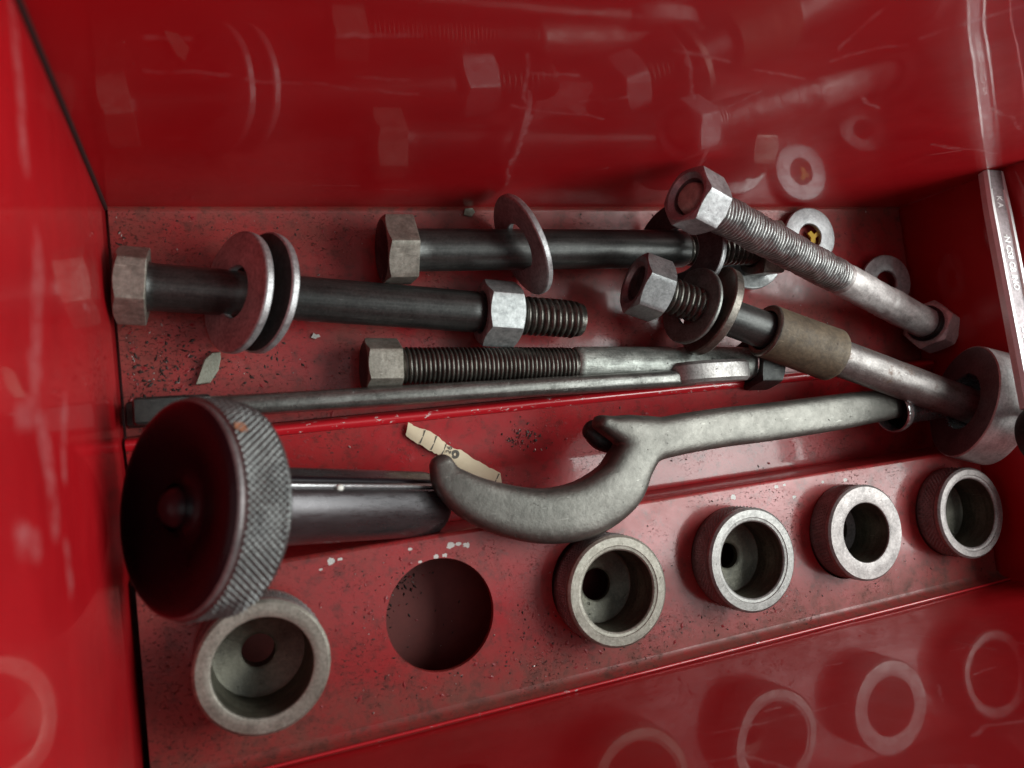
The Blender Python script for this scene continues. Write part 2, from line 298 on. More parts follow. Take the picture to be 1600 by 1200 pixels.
def lathe(prof, n=72, closed=False, disp=None):
    """revolve (x, r) about X"""
    V = []; F = []; rings = []
    for i, (x, r) in enumerate(prof):
        if r < 1e-6: rings.append([len(V)]); V.append((x, 0, 0)); continue
        ids = []
        for k in range(n):
            a = 2*PI*k/n; rr = r+(disp(x, a, r) if disp else 0)
            ids.append(len(V)); V.append((x, rr*math.cos(a), rr*math.sin(a)))
        rings.append(ids)
    pairs = list(zip(rings, rings[1:]))
    if closed: pairs.append((rings[-1], rings[0]))
    for A, B in pairs:
        for k in range(n):
            k2 = (k+1) % n
            if len(A) == 1 and len(B) == 1: continue
            if len(A) == 1: F.append((A[0], B[k2], B[k]))
            elif len(B) == 1: F.append((A[k], A[k2], B[0]))
            else: F.append((A[k], A[k2], B[k2], B[k]))
    return V, F
def thread(x0, x1, r, pitch, depth, n=40, taper=.8, wear=0.02):
    """true helical thread: crest and root run round as one spiral"""
    shape = [(.0, 0.), (.16, 0.), (.36, .75), (.5, 1.), (.64, .75), (.84, 0.)]; m = len(shape)
    V = []; F = []; turns = int(math.ceil((x1-x0)/pitch))+1; T = turns*n
    for k in range(T+1):
        a = 2*PI*(k % n)/n
        for f, dp in shape:
            x = x0-pitch+pitch*k/n+f*pitch
            e = max(0, 1-(x1-x)/(taper*pitch*2), 1-(x-x0)/(taper*pitch*2)); e = min(e, 1.)
            xx = min(max(x, x0), x1)
            w = mn.noise(Vector((x*1.6, math.cos(a)*1.5, math.sin(a)*1.5)))*wear+mn.noise(Vector((x*5, math.cos(a)*4, math.sin(a)*4)))*wear*.5
            rr = r-max(depth*dp, e*depth*1.2)+w
            V.append((xx, rr*math.cos(a), rr*math.sin(a)))
    for k in range(T):
        for q in range(m-1): F.append((k*m+q, (k+1)*m+q, (k+1)*m+q+1, k*m+q+1))
        if k+n+1 <= T: F.append((k*m+m-1, (k+1)*m+m-1, (k+1+n)*m, (k+n)*m))
    for ids, x in (([k*m for k in range(n)], x0), ([(T-n+1+k)*m+m-1 for k in range(n)], x1)):
        c = len(V); V.append((x, 0, 0))
        for k in range(n): F.append((c, ids[k], ids[(k+1) % n]))
    return V, F
def hexbody(x0, x1, af, bore=0., ch0=True, ch1=True, n=96, tan=.55, bore_ch=.08):
    a = af/2; rc = a*.955; rmax = a/math.cos(PI/6)*.985
    V = []; F = []; rings = []
    def R(t):
        u = (t % (PI/3))-PI/6; return min(a/math.cos(u), rmax)
    def ring(fn):
        ids = []
        for k in range(n):
            t = 2*PI*k/n; x, r = fn(t); ids.append(len(V)); V.append((x, r*math.cos(t), r*math.sin(t)))
        rings.append(ids)
    if bore: ring(lambda t: (x0+bore_ch, bore)); ring(lambda t: (x0, bore+bore_ch))
    if ch0: ring(lambda t: (x0, rc)); ring(lambda t: (x0+max(0, (R(t)-rc))*tan, R(t)))
    else: ring(lambda t: (x0, R(t)-.02)); ring(lambda t: (x0+.02, R(t)))
    if ch1: ring(lambda t: (x1-max(0, (R(t)-rc))*tan, R(t))); ring(lambda t: (x1, rc))
    else: ring(lambda t: (x1-.02, R(t))); ring(lambda t: (x1, R(t)-.02))
    if bore: ring(lambda t: (x1, bore+bore_ch)); ring(lambda t: (x1-bore_ch, bore))
    for A, B in zip(rings, rings[1:]+([rings[0]] if bore else [])):
        for k in range(n): F.append((A[k], A[(k+1) % n], B[(k+1) % n], B[k]))
    if not bore:
        for A, x in ((rings[0], x0), (rings[-1], x1)):
            c = len(V); V.append((x, 0, 0))
            for k in range(n): F.append((c, A[k], A[(k+1) % n]))
    return V, F
def washer_mesh(r, ri, t, seed=0, n=96, bev=.05):
    h = t/2; prof = [(-h, ri+.03), (-h, r-bev), (-h+.02, r-bev*.4), (-h+.05, r), (h-.04, r), (h-.01, r-.02), (h, r-.05), (h, ri+.03), (h-.03, ri), (-h+.03, ri)]
    def d(x, a, rr): return .012*mn.noise(Vector((math.cos(a)*2+seed, math.sin(a)*2, rr*2)))
    return lathe(prof, n, True, d)
def sweep(path, exps=2., n=28, ups=None, cap=True, shape=None):
    """path: list of (point, half width, half height); superellipse section; width lies across Z"""
    V = []; F = []; rings = []
    P = [Vector(p[0]) for p in path]
    for i, (p, w, h) in enumerate(path):
        t = (P[min(i+1, len(P)-1)]-P[max(i-1, 0)]).normalized()
        up = Vector(ups[i]) if ups else Vector((0, 0, 1)); s = up.cross(t).normalized(); u = t.cross(s)
        ids = []
        for k in range(n):
            a = 2*PI*k/n; c, q = math.cos(a), math.sin(a); e = 2/exps
            v = P[i]+s*(w*math.copysign(abs(c)**e, c))+u*(h*math.copysign(abs(q)**e, q))
            ids.append(len(V)); V.append(tuple(v))
        rings.append(ids)
    for A, B in zip(rings, rings[1:]):
        for k in range(n): F.append((A[k], A[(k+1) % n], B[(k+1) % n], B[k]))
    if cap: F.append(tuple(rings[0])); F.append(tuple(rings[-1]))
    return V, F
def spline(pts, m=6):
    """Catmull-Rom through tuples"""
    out = []
    for i in range(len(pts)-1):
        p0 = pts[max(i-1, 0)]; p1 = pts[i]; p2 = pts[i+1]; p3 = pts[min(i+2, len(pts)-1)]
        for j in range(m):
            t = j/m
            out.append(tuple(.5*((2*b)+(-a+c)*t+(2*a-5*b+4*c-d)*t*t+(-a+3*b-3*c+d)*t**3) for a, b, c, d in zip(p0, p1, p2, p3)))
    out.append(tuple(pts[-1])); return out
def extrude(poly, h0, h1, bev=0.):
    """poly in XY -> solid between z=h0 and h1 with a chamfer"""
    n = len(poly); V = []; F = []
    def inset(d):
        o = []
        for i in range(n):
            a, b, c = Vector(poly[i-1]), Vector(poly[i]), Vector(poly[(i+1) % n])
            e1 = (b-a).normalized(); e2 = (c-b).normalized(); m = Vector((-(e1+e2).y, (e1+e2).x))
            if m.length < 1e-6: m = Vector((-e1.y, e1.x))
            o.append(b+m.normalized()*d)
        return o
    area2 = sum(poly[i-1][0]*poly[i][1]-poly[i][0]*poly[i-1][1] for i in range(n)); sg = 1 if area2 > 0 else -1
    lv = [(h0, bev), (h0+bev, 0), (h1-bev, 0), (h1, bev)] if bev else [(h0, 0), (h1, 0)]
    for z, d in lv:
        for p in inset(d*sg): V.append((p[0], p[1], z))
    for l in range(len(lv)-1):
        for k in range(n): F.append((l*n+k, l*n+(k+1) % n, (l+1)*n+(k+1) % n, (l+1)*n+k))
    F.append(tuple(range(n))); F.append(tuple(range((len(lv)-1)*n, len(lv)*n)))
    return V, F
def box(x0, x1, y0, y1, z0, z1):
    V = [(x, y, z) for x in (x0, x1) for y in (y0, y1) for z in (z0, z1)]
    return V, [(0, 1, 3, 2), (4, 6, 7, 5), (0, 4, 5, 1), (2, 3, 7, 6), (0, 2, 6, 4), (1, 5, 7, 3)]

# ================================================================== THE BOX
XL, XR, YB, YF = -2.28, 28.15, 7.66, -7.86
HB, HF, HS = 15.5, 15.5, 15.5
bx = empty('red_tool_box', Matrix.Translation((0, 0, 0)), 'glossy red painted steel box with scratched walls around the bolts and spanners', 'tool box')
def wallmesh(name, mat, a, b, thick, H, z0=-.3):
    """vertical wall from a to b (xy) whose inner face is the a-b line; slightly dished grid"""
    a = Vector(a); b = Vector(b); d = (b-a); L = d.length; d.normalize(); nrm = Vector((-d.y, d.x))
    nx, nz = 40, 24; V = []; F = []
    for j in range(nz+1):
        for i in range(nx+1):
            u = i/nx; w = j/nz; z = z0+(H-z0)*w
            q = a+d*L*u; off = .05*mn.noise(Vector((q.x*.12, q.y*.12+7, z*.15)))*min(1, 6*u, 6*(1-u), 6*w)
            q = q-nrm*(abs(off)); V.append((q.x, q.y, z))
    N = len(V)
    for j in range(nz):
        for i in range(nx): k = j*(nx+1)+i; F.append((k, k+1, k+nx+2, k+nx+1))
    c = [0, nx, nz*(nx+1)+nx, nz*(nx+1)]
    for k in c: v = V[k]; V.append((v[0]-nrm.x*thick, v[1]-nrm.y*thick, v[2]))
    bot = list(range(0, nx+1)); top = list(range(nz*(nx+1), nz*(nx+1)+nx+1))
    lf = [j*(nx+1) for j in range(nz+1)]; rt = [j*(nx+1)+nx for j in range(nz+1)]
    F += [tuple(bot)+(N+1, N), tuple(reversed(top))+(N+3, N+2)[::-1][::-1], tuple(lf[::-1])+(N, N+3), tuple(rt)+(N+2, N+1), (N, N+1, N+2, N+3)]
    return obj(name, V, F, mat, bx)
wallmesh('back_wall', 'back', (XR+3, YB), (XL-.12, YB), .12, HB)
wallmesh('front_wall', 'front', (XL-.12, YF), (XR+3, YF), .12, HF)
wallmesh('left_wall', 'side', (XL, YB), (XL, YF), .1, HS)
wallmesh('right_wall', 'side', (XR, YF), (XR, YB), .1, 5.8)  # unseen top edge kept low to let lamp light into the box
obj('box_bottom', *box(XL, XR, YF, YB, -.5, -.3), 'floor', bx)
# rolled seam where walls meet (back left corner)
def rod_mesh(p, q, r, n=16):
    return sweep([(p, r, r), (q, r, r)], 2, n, ups=[(0, 1, .01), (0, 1, .01)])
obj('corner_seam', *rod_mesh((XL+.02, YB-.03, .1), (XL+.02, YB-.03, HB-.2), .075), 'dark_seam', bx)

# ================================================================== THE FOLDED SHEET INSERT
ins = empty('folded_tool_rack', Matrix.Translation((0, 0, 0)), 'dusty red folded sheet insert with ridge and round holes holding the collars', 'tool rack')
X0, X1 = -2.2, 28.05
def strip(name, mat, yz, xs=None, thick=.09, parent=ins, wob=.012):
    """sheet following the profile yz, with thickness, sampled along x"""
    xs = xs or [X0+(X1-X0)*i/90 for i in range(91)]
    n = len(yz); V = []; F = []
    nr = []
    for i in range(n):
        a = Vector(yz[max(i-1, 0)]); b = Vector(yz[min(i+1, n-1)]); t = (b-a).normalized(); nr.append(Vector((-t.y, t.x)))
    for x in xs:
        for side in (0, 1):
            for i in range(n):
                w = wob*mn.noise(Vector((x*.5, yz[i][0]*.8, yz[i][1])))
                p = Vector(yz[i])-nr[i]*(side*thick)+nr[i]*w; V.append((x, p.x, p.y))
    m = 2*n
    for j in range(len(xs)-1):
        for i in range(n-1):
            a = j*m+i; F.append((a, a+1, a+m+1, a+m)); a += n; F.append((a, a+m, a+m+1, a+1))
        for i in (0, n-1): a = j*m+i; F.append((a, a+m, a+m+n, a+n))
    for j in (0, len(xs)-1):
        for i in range(n-1): a = j*m+i; F.append((a, a+1, a+1+n, a+n))
    return obj(name, V, F, mat, parent, 50)
# profiles run so that the normal (-t.y, t.x) points up
strip('floor_panel', 'floor', [(y, 0.) for y in (1.12, 2, 3, 4, 5, 6, 7)]+[(7.5, .0), (7.6, .03), (7.64, .12)])
strip('ridge', 'ridge', [(.70, .50), (.76, .575), (.83, .62), (.90, .625), (.97, .58), (1.02, .48), (1.06, .25), (1.10, .03)][::1])
strip('channel_panel', 'middle', [(-2.57, .06), (-2.5, 0), (-2.3, -.02), (-1.6, -.02), (-1.12, 0.), (-1.02, .03), (-.4, .18), (.3, .37), (.69, .495)])
strip('rack_back_face', 'middle', [(-2.66, 1.80), (-2.63, 1.6), (-2.60, 1.2), (-2.58, .6), (-2.575, .09)])
strip('front_lip', 'rack', [(-7.80, 2.42), (-7.78, 2.36), (-7.70, 2.12), (-7.62, 2.03), (-7.52, 2.0)], xs=[X0+.12+(28.35-X0-.12)*i/60 for i in range(61)])
obj('lip_edge', *rod_mesh((X0+.12, -7.80, 2.43), (28.35, -7.80, 2.43), .045), 'ridge', ins)
HX = [.68, 5.69, 10.8, 15.85, 20.8, 25.87]; HY = -4.95; HR = 1.6; ZT = 2.0
def rack_top():
    V = []; F = []; N = 64
    bounds = [X0+.1]+[(HX[i]+HX[i+1])/2 for i in range(5)]+[X1]
    yb, yf = -2.78, -7.52
    T = ZT; Bz = ZT-.12
    for i, cx in enumerate(HX):
        x0, x1 = bounds[i], bounds[i+1]
        outer = []; per = []
        for k in range(N):
            a = 2*PI*k/N+PI/N*0; dx, dy = math.cos(a), math.sin(a)
            tx = ((x1-cx)/dx if dx > 1e-9 else ((x0-cx)/dx if dx < -1e-9 else 1e9)); ty = ((yb-HY)/dy if dy > 1e-9 else ((yf-HY)/dy if dy < -1e-9 else 1e9))
            t = min(tx, ty); per.append((cx+dx*t, HY+dy*t))
        # snap nearest to the corners
        for c in ((x0, yb), (x0, yf), (x1, yb), (x1, yf)):
            k = min(range(N), key=lambda q: (per[q][0]-c[0])**2+(per[q][1]-c[1])**2); per[k] = c
        b0 = len(V)
        rr = [(HR-.02, Bz), (HR-.02, Bz+.01), (HR, T)]
        for r, z in rr:
            for k in range(N): a = 2*PI*k/N; V.append((cx+r*math.cos(a), HY+r*math.sin(a), z))
        for f in (.35, .7, 1.0):
            for k in range(N):
                a = 2*PI*k/N; px = cx+HR*math.cos(a); py = HY+HR*math.sin(a)
                x = px+(per[k][0]-px)*f; y = py+(per[k][1]-py)*f
                V.append((x, y, T))
        for l in range(5):
            for k in range(N): F.append((b0+l*N+k, b0+l*N+(k+1) % N, b0+(l+1)*N+(k+1) % N, b0+(l+1)*N+k))
    # rounded back shoulder
    prof = [(-2.78, 2.0), (-2.72, 1.985), (-2.68, 1.95), (-2.66, 1.88), (-2.66, 1.80)]
    xs = [bounds[0]+(X1-bounds[0])*i/60 for i in range(61)]
    b0 = len(V)
    for x in xs:
        for y, z in prof: V.append((x, y, z))
    for j in range(60):
        for i in range(4): a = b0+j*5+i; F.append((a, a+1, a+6, a+5))
    # underside
    o = obj('rack_top', V, F, 'rack', ins, 50)
    return o
rack_top()
obj('rack_end', *box(X0+.1, X0+.17, -7.5, -2.72, .0, 1.96), 'rack', ins)
obj('rack_end', *box(X1-.08, X1, -7.5, -2.72, .0, 1.96), 'rack', ins)
obj('rack_underfloor', *box(X0+.2, X1-.1, -7.7, -2.62, -.08, -.02), 'under', ins)

def rough_d(amp, s=1.5):
    return lambda x, a, r: amp*mn.fractal(Vector((x*s*.6, math.cos(a)*s, math.sin(a)*s)), 1, 2, 4)
# ================================================================== COLLARS IN THE RACK
def diamond(amp, nu, pitch, x0, x1):
    def d(x, a, r):
        if not (x0 < x < x1): return 0
        amp_ = amp*(.75+.5*mn.noise(Vector((math.cos(a)*2, math.sin(a)*2, x*2))))
        u = a*nu/(2*PI); v = x/pitch
        p = abs(((u+v) % 1)*2-1); q = abs(((u-v) % 1)*2-1)
        return amp_*(p*q*2.0-.5)
    return d
def helical(amp, nu, pitch, x0, x1):
    def d(x, a, r):
        if not (x0 < x < x1): return 0
        return amp*(abs(((a*nu/(2*PI)+x/pitch) % 1)*2-1)-.5)
    return d
def collar(cx, cy, zt, ro, ri, depth, rh, ringmat, label, kn='diamond', step=True, tilt=(0, 0)):
    m = frame((cx, cy, ZT), (tilt[0], tilt[1], 1), (1, 0, 0))
    e = empty('steel_collar', m, label, 'steel collar', 'steel collars standing in the rack holes')
    h = zt-ZT; rb = ro-.01
    k0, k1 = h*.22, h*.72
    body = [(-.55, rh), (-.55, 1.5), (-.5, 1.54), (-.01, 1.54), (0.0, rb-.05), (.05, rb)]
    nst = 34; body += [(k0+(k1-k0)*i/nst, rb-.02) for i in range(nst+1)]
    body += [(k1+.03, rb), (h-.26, rb), (h-.25, rb-.03)]
    fn = (diamond(.06, 66, .16, k0, k1) if kn == 'diamond' else helical(.06, 84, .35, k0, k1))
    obj('knurled_body', *lathe(body, 330, disp=fn), 'socket_body', e, 60)
    ring = [(h-.25, rb-.03), (h-.22, ro-.01), (h-.07, ro), (h-.015, ro-.055), (h, ro-.075), (h, ro-.5*(ro-ri)), (h, ri+.06), (h-.015, ri+.02), (h-.06, ri)]
    if step: ring = ring[:5]+[(h, ri+.15), (h-.02, ri+.13), (h-.03, ri+.05), (h-.06, ri+.01), (h-.09, ri)]
    obj('ring_face', *lathe(ring, 96), ringmat, e, 24)
    z0 = h-depth
    bore = [(ring[-1][0], ri), (z0+.5*depth, ri), (z0+.5*depth-.03, ri-.02), (z0+.05, ri-.02), (z0, ri-.1), (z0, rh+.08), (z0-.05, rh), (max(z0-.8, -.55), rh)]
    obj('bore', *lathe(bore, 96), 'socket_bore', e, 40)
    return e
collar(.68, -4.93, 3.75, 1.62, 1.19, 1.75, .43, 'ring_tan', 'largest tan rimmed steel collar below the black knob, wide open bore', step=False, tilt=(.01, -.02))
collar(10.9, -5.06, 3.10, 1.66, 1.20, 1.45, .50, 'ring_tan', 'tan grey steel collar under the curve of the hook spanner', tilt=(.0, -.0))
collar(15.92, -4.97, 3.05, 1.68, 1.22, 1.35, .42, 'ring_grey', 'grey steel collar with stepped worn rim, middle of the three right of the hook spanner')
collar(20.85, -4.85, 2.98, 1.66, 1.02, 1.6, .6, 'ring_pink', 'thick walled pinkish collar with small bore and slanted knurling', 'helical', False)
collar(25.95, -4.9, 3.02, 1.67, 1.26, 1.45, .42, 'ring_pink', 'thin rimmed rosy collar at the right end of the rack')

# ================================================================== BOLTS, STUDS AND NUTS
def bolt(name, p0, p1, label, cat, roll=0., up=(0, 0, 1)):
    m = frame(p0, Vector(p1)-Vector(p0), up, roll); L = (Vector(p1)-Vector(p0)).length
    return empty(name, m, label, cat), L
LB = 'long bolts and studs lying in the back compartment'
def nut(parent, x0, x1, af, mat, bore=.66, roll=0., name='nut', ch0=True, ch1=True):
    o = obj(name, *hexbody(x0, x1, af, bore, ch0, ch1), mat, parent, 25)
    o.rotation_euler = (roll, 0, 0); return o
# 1 black bolt, left
b1, L = bolt('long_hex_bolt', (-2.063, 5.230, 0.980), (11.803, 3.496, 0.980), 'long black bolt at the left with tan hex head, carrying two washers and a nut', 'bolt')
b1['group'] = LB
hd = obj('head', *hexbody(0, .80, 1.92, 0, True, False), 'head_steel', b1, 25)
obj('shank', *lathe([(.78, .72), (.84, .67), (1.0, .655)]+[(1+i*.5, .655) for i in range(1, 19)]+[(L-3.72, .655), (L-3.60, .60), (L-3.5, .56)], 64), 'oxide', b1)
obj('thread', *thread(L-3.62, L, .635, .212, .085), 'oxide_thread', b1, 60)
N1 = 11.646
nut(b1, N1-1.2, N1, 1.9, 'zinc', .62, .07)
# 2 black bolt, upper middle
b2, L = bolt('long_hex_bolt', (5.276, 5.981, 1.120), (20.243, 5.748, 1.120), 'long black bolt in the upper middle with polished brown hex head and one upright washer', 'bolt')
b2['group'] = LB
o = obj('head', *hexbody(0, .95, 1.95, 0, True, False), 'head_steel', b2, 25); o.rotation_euler = (PI/6, 0, 0)
o2 = obj('head_top', *lathe([(-.012, 0), (-.012, .88), (.0, .925)], 64), 'knob', b2)
LS = 10.908
obj('shank', *lathe([(.93, .74), (.99, .69), (1.05, .66)]+[(1+i*.5, .66) for i in range(1, int((LS-1.2)/.5))]+[(LS-.12, .66), (LS-.06, .63), (LS, .56)], 64), 'oxide', b2)
obj('thread', *thread(LS-.05, L, .62, .212, .085), 'oxide_thread', b2, 60)
nut(b2, L-1.15, L-.05, 1.92, 'bronze_washer', .62, PI/6+.12)
# 3 diagonal bolt with pale shank
p3a = Vector((14.130, 6.660, 4.450)); p3b = Vector((27.934, 2.246, 1.020))
b3, L = bolt('leaning_stud', p3a, p3b, 'pale scaled stud leaning down to the right, hex nut raised at its near end', 'bolt')
b3['group'] = LB
o = obj('nut', *hexbody(0, 1.08, 1.74, .60, True, True, bore_ch=.14), ['washer_zinc'], b3, 25); o.rotation_euler = (math.radians(30), 0, 0)
obj('bolt_end', *lathe([(.09, 0), (.085, .2), (.09, .38), (.13, .44), (.28, .50), (.5, .56)], 48, disp=rough_d(.01, 4)), 'tan_end', b3)
T3 = 8.112
obj('thread', *thread(.45, T3, .615, .134, .05, wear=.05), 'bare_thread', b3, 60)
obj('shank', *lathe([(T3-.1, .50), (T3+.1, .60)]+[(T3+.1+(L-.75-T3-.1)*i/60, .605+(.012 if i > 27 else 0)-(.03 if i in (27, 28) else 0)) for i in range(61)]+[(L-.7, .5)], 64, disp=rough_d(.03)), 'pale_steel', b3, 60)
obj('collar_band', *lathe([(L-1.0, .5), (L-.98, .70), (L-.9, .74), (L-.76, .74), (L-.7, .6)], 64), 'black_band', b3)
o = obj('head', *hexbody(L-.74, L+.18, 1.8, 0, True, True), 'lit_nut', b3, 25); o.rotation_euler = (math.radians(12), 0, 0)
# 4 puller screw
p4a = Vector((13.194, 4.426, 2.350)); p4b = Vector((27.477, -1.256, 3.000))
b4, L = bolt('puller_screw', p4a, p4b, 'dark worn puller screw with bright faced nut, passing through washers, brown sleeve and steel disc', 'puller screw')
b4['group'] = LB
o = obj('nut', *hexbody(0, 1.08, 1.86, .60, True, True, bore_ch=.12), 'dark_nut', b4, 25); o.rotation_euler = (math.radians(25), 0, 0)
obj('screw_end', *lathe([(.1, 0), (.1, .36), (.18, .48), (.3, .55)], 48), 'black_band', b4)
X4 = [2.517, 3.622, 5.189, 8.091]
obj('thread', *thread(.2, X4[0]+.5, .60, .212, .085), 'oxide_thread', b4, 60)
obj('neck', *lathe([(X4[0]+.4, .5), (X4[0]+.5, .62), (X4[2]-.1, .64), (X4[2]+.5, .64)], 64, disp=rough_d(.01)), 'oxide', b4)
obj('rod', *lathe([(X4[2]+.3, .5), (X4[2]+.35, .66)]+[(X4[2]+.4+(L+.3-X4[2]-.4)*i/40, .66) for i in range(41)]+[(L+.35, .58), (L+.35, 0)], 64, disp=rough_d(.012)), 'rod', b4, 60)
# sleeve loose on the rod
ax4 = (p4b-p4a).normalized()
sl = empty('brown_sleeve', frame(p4a+ax4*X4[2], ax4), 'matte brown rusty sleeve slid over the puller screw', 'sleeve')
LS4 = X4[3]-X4[2]
obj('sleeve_body', *lathe([(.0, .70), (-.02, .85), (.0, .87), (.06, .915)]+[(.06+(LS4-.12)*i/20, .92+.03*i/20) for i in range(21)]+[(LS4, .91), (LS4+.01, .78), (LS4, .70)], 72, True, rough_d(.014, 1.2)), 'sleeve', sl, 50)
obj('sleeve_lip', *lathe([(-.03, .72), (-.05, .86), (-.01, .91), (.04, .93), (.07, .91), (.06, .74)], 72, True, rough_d(.01, 2)), 'bronze_washer', sl, 50)
# 5 stud on the floor in front
p5a = Vector((4.417, 2.488, 0.860)); p5b = Vector((19.528, 1.459, 0.860))
b5, L = bolt('long_threaded_stud', p5a, p5b, 'long fine threaded stud with mottled hex end lying along the ridge beside the dark bar', 'bolt')
b5['group'] = LB
X5 = [1.056, 7.048, 14.074]
obj('head', *hexbody(0, X5[0], 1.54, 0, True, False), 'ring_tan', b5, 25)
obj('head_top', *lathe([(-.012, 0), (-.012, .70), (.0, .73)], 64), 'black_band', b5)
obj('thread', *thread(X5[0]-.05, X5[1], .595, .146, .06, wear=.015), 'oxide_thread', b5, 60)
obj('shank', *lathe([(X5[1]-.05, .55), (X5[1], .60), (X5[1]+.12, .615)]+[(X5[1]+.15+(X5[2]-X5[1]-.2)*i/50, .615-(.05 if 26 < i < 29 else 0)) for i in range(51)]+[(X5[2], .6)], 64, disp=rough_d(.02, 2)), 'scaled_stud', b5, 60)
nut(b5, X5[2]-.02, L-.05, 1.75, 'black_band', .60, .25)

# ================================================================== WASHERS
def washer(c, n, r, ri, t, mat, label, seed=0, group='steel washers', face=None):
    e = tag(obj('steel_washer', *washer_mesh(r, ri, t, seed), [mat]+([face] if face else []), None, 20), label, 'washer', group)
    if face:
        for p in e.data.polygons:
            if abs(p.normal.x) > .95: p.material_index = 1
    e.matrix_world = frame(c, n, (0, 0, 1) if abs(Vector(n).normalized().z) < .95 else (0, 1, 0)); return e
a1 = (Vector((11.803, 3.496, 0.980))-Vector((-2.063, 5.230, 0.980))).normalized()
def on1(x): return Vector((-2.063, 5.230, 0.980))+a1*x
nW = Vector((.88, -.13, -.46))
cW = (1.002, 4.754, 1.550)
washer(cW, nW, 1.72, .74, .24, 'washer_zinc', 'left one of two big grey washers leaning on the left black bolt', 1)
washer((1.663, 4.708, 1.550), nW, 1.72, .74, .24, 'washer_zinc', 'right one of two big grey washers on the left black bolt, mostly hidden', 5, face='dark_reflect_face')
washer((9.759, 5.942, 1.550), (.90, .32, .06), 1.68, .74, .22, 'washer_zinc', 'pinkish grey washer standing upright on the upper black bolt beside its shank middle', 9)
washer((15.751, 5.656, 1.450), (.90, -.08, -.45), 1.75, .8, .24, 'washer_zinc', 'dark faced washer with bright rim on the upper black bolt, under the raised nut', 12, face='dark_reflect_face')
ax = ax4
washer((15.461, 3.573, 2.150), (.93, -.31, -.18), 1.34, .66, .17, 'dark_washer', 'thin dull grey washer on the puller screw nearest its nut', 15)
washer((16.310, 3.374, 2.050), (.86, -.44, .06), 1.60, .66, .32, 'bronze_washer', 'thick brown toned washer on the puller screw next to the thin one', 18)
washer((22.646, 6.374, 0.350), (-.10, -.05, 1), 1.15, .50, .18, 'washer_zinc', 'flat mottled washer with yellow scrap in its hole by the back wall', 21)
washer((26.281, 4.397, 0.400), (-.18, -.05, 1), 1.12, .46, .16, 'zinc', 'flat smooth grey washer behind the leaning stud near the right wall', 24)
washer((19.561, 5.771, 0.340), (-.10, .10, 1), 1.42, .66, .18, 'zinc', 'pinkish washer lying flat beneath the nut of the upper black bolt', 27)
Y = obj('yellow_scrap', *extrude([(-.3, -.22), (-.05, -.25), (.02, -.05), (.3, .0), (.22, .18), (.02, .12), (-.05, .3), (-.22, .25), (-.16, .02)], 0, .12, .02), 'yellow')
Y.matrix_world = Matrix.Translation(Vector((23.033, 6.391, 0.180))*S) @ Matrix.Rotation(.3, 4, 'Z') @ Matrix.Rotation(-.35, 4, 'Y')
tag(Y, 'small torn bit of yellow plastic in the hole of a flat washer', 'plastic scrap')

# ================================================================== STEEL DISC ON THE ROD
dn = Vector((.86, -.34, .33)); dc = Vector((26.315, -0.755, 3.000))
dk = empty('steel_disc', frame(dc, dn), 'heavy thick steel disc with turned rim hanging on the end of the puller screw', 'steel disc')
TH = 1.32
obj('dark_face', *lathe([(.0, 1.10), (-.0, 1.2), (.0, 2.02), (.015, 2.1)], 96), 'disk_face', dk)
obj('rim', *lathe([(.015, 2.1), (.05, 2.145)]+[(.05+(TH-.1)*i/16, 2.15) for i in range(17)]+[(TH-.015, 2.11), (TH, 2.05), (TH, 1.1), (TH, 1.05)], 96, disp=rough_d(.006)), 'disk_rim', dk, 35)
obj('bore', *lathe([(.0, 1.10), (.04, 1.05), (TH-.03, 1.02), (TH, 1.05)], 72), 'tail', dk)

# ================================================================== HOOK SPANNER
HK = [(6.025, -0.706, 2.550, 0.348, 0.340), (6.188, -1.166, 2.600, 0.494, 0.420), (6.802, -1.724, 2.650, 0.644, 0.500), (7.761, -2.209, 2.680, 0.746, 0.550), (8.946, -2.549, 2.680, 0.817, 0.580), (10.268, -2.529, 2.680, 0.873, 0.580), (11.451, -2.046, 2.660, 0.851, 0.580), (12.099, -1.331, 2.620, 0.742, 0.560), (12.732, -0.817, 2.580, 0.691, 0.540), (13.806, -0.685, 2.500, 0.663, 0.500), (15.637, -0.623, 2.400, 0.662, 0.480), (17.701, -0.636, 2.300, 0.661, 0.480), (20.886, -0.602, 2.100, 0.649, 0.470), (22.522, -0.564, 2.000, 0.617, 0.450), (24.065, -0.557, 1.900, 0.559, 0.420)]
hk_path = spline([(x, y, z, w, h) for x, y, z, w, h in HK], 7)
def remesh_union(name, parts, voxel, mat, smooth_it=6):
    V = []; F = []
    for v, f in parts: b = len(V); V += v; F += [tuple(i+b for i in q) for q in f]
    o = obj(name, V, F, mat, None, None)
    md = o.modifiers.new('r', 'REMESH'); md.mode = 'VOXEL'; md.voxel_size = voxel*S; md.use_smooth_shade = True
    ms = o.modifiers.new('s', 'SMOOTH'); ms.factor = .5; ms.iterations = smooth_it
    dg = bpy.context.evaluated_depsgraph_get(); me = bpy.data.meshes.new_from_object(o.evaluated_get(dg))
    o.modifiers.clear(); old = o.data; o.data = me; bpy.data.meshes.remove(old)
    for p in me.polygons: p.use_smooth = True
    return o
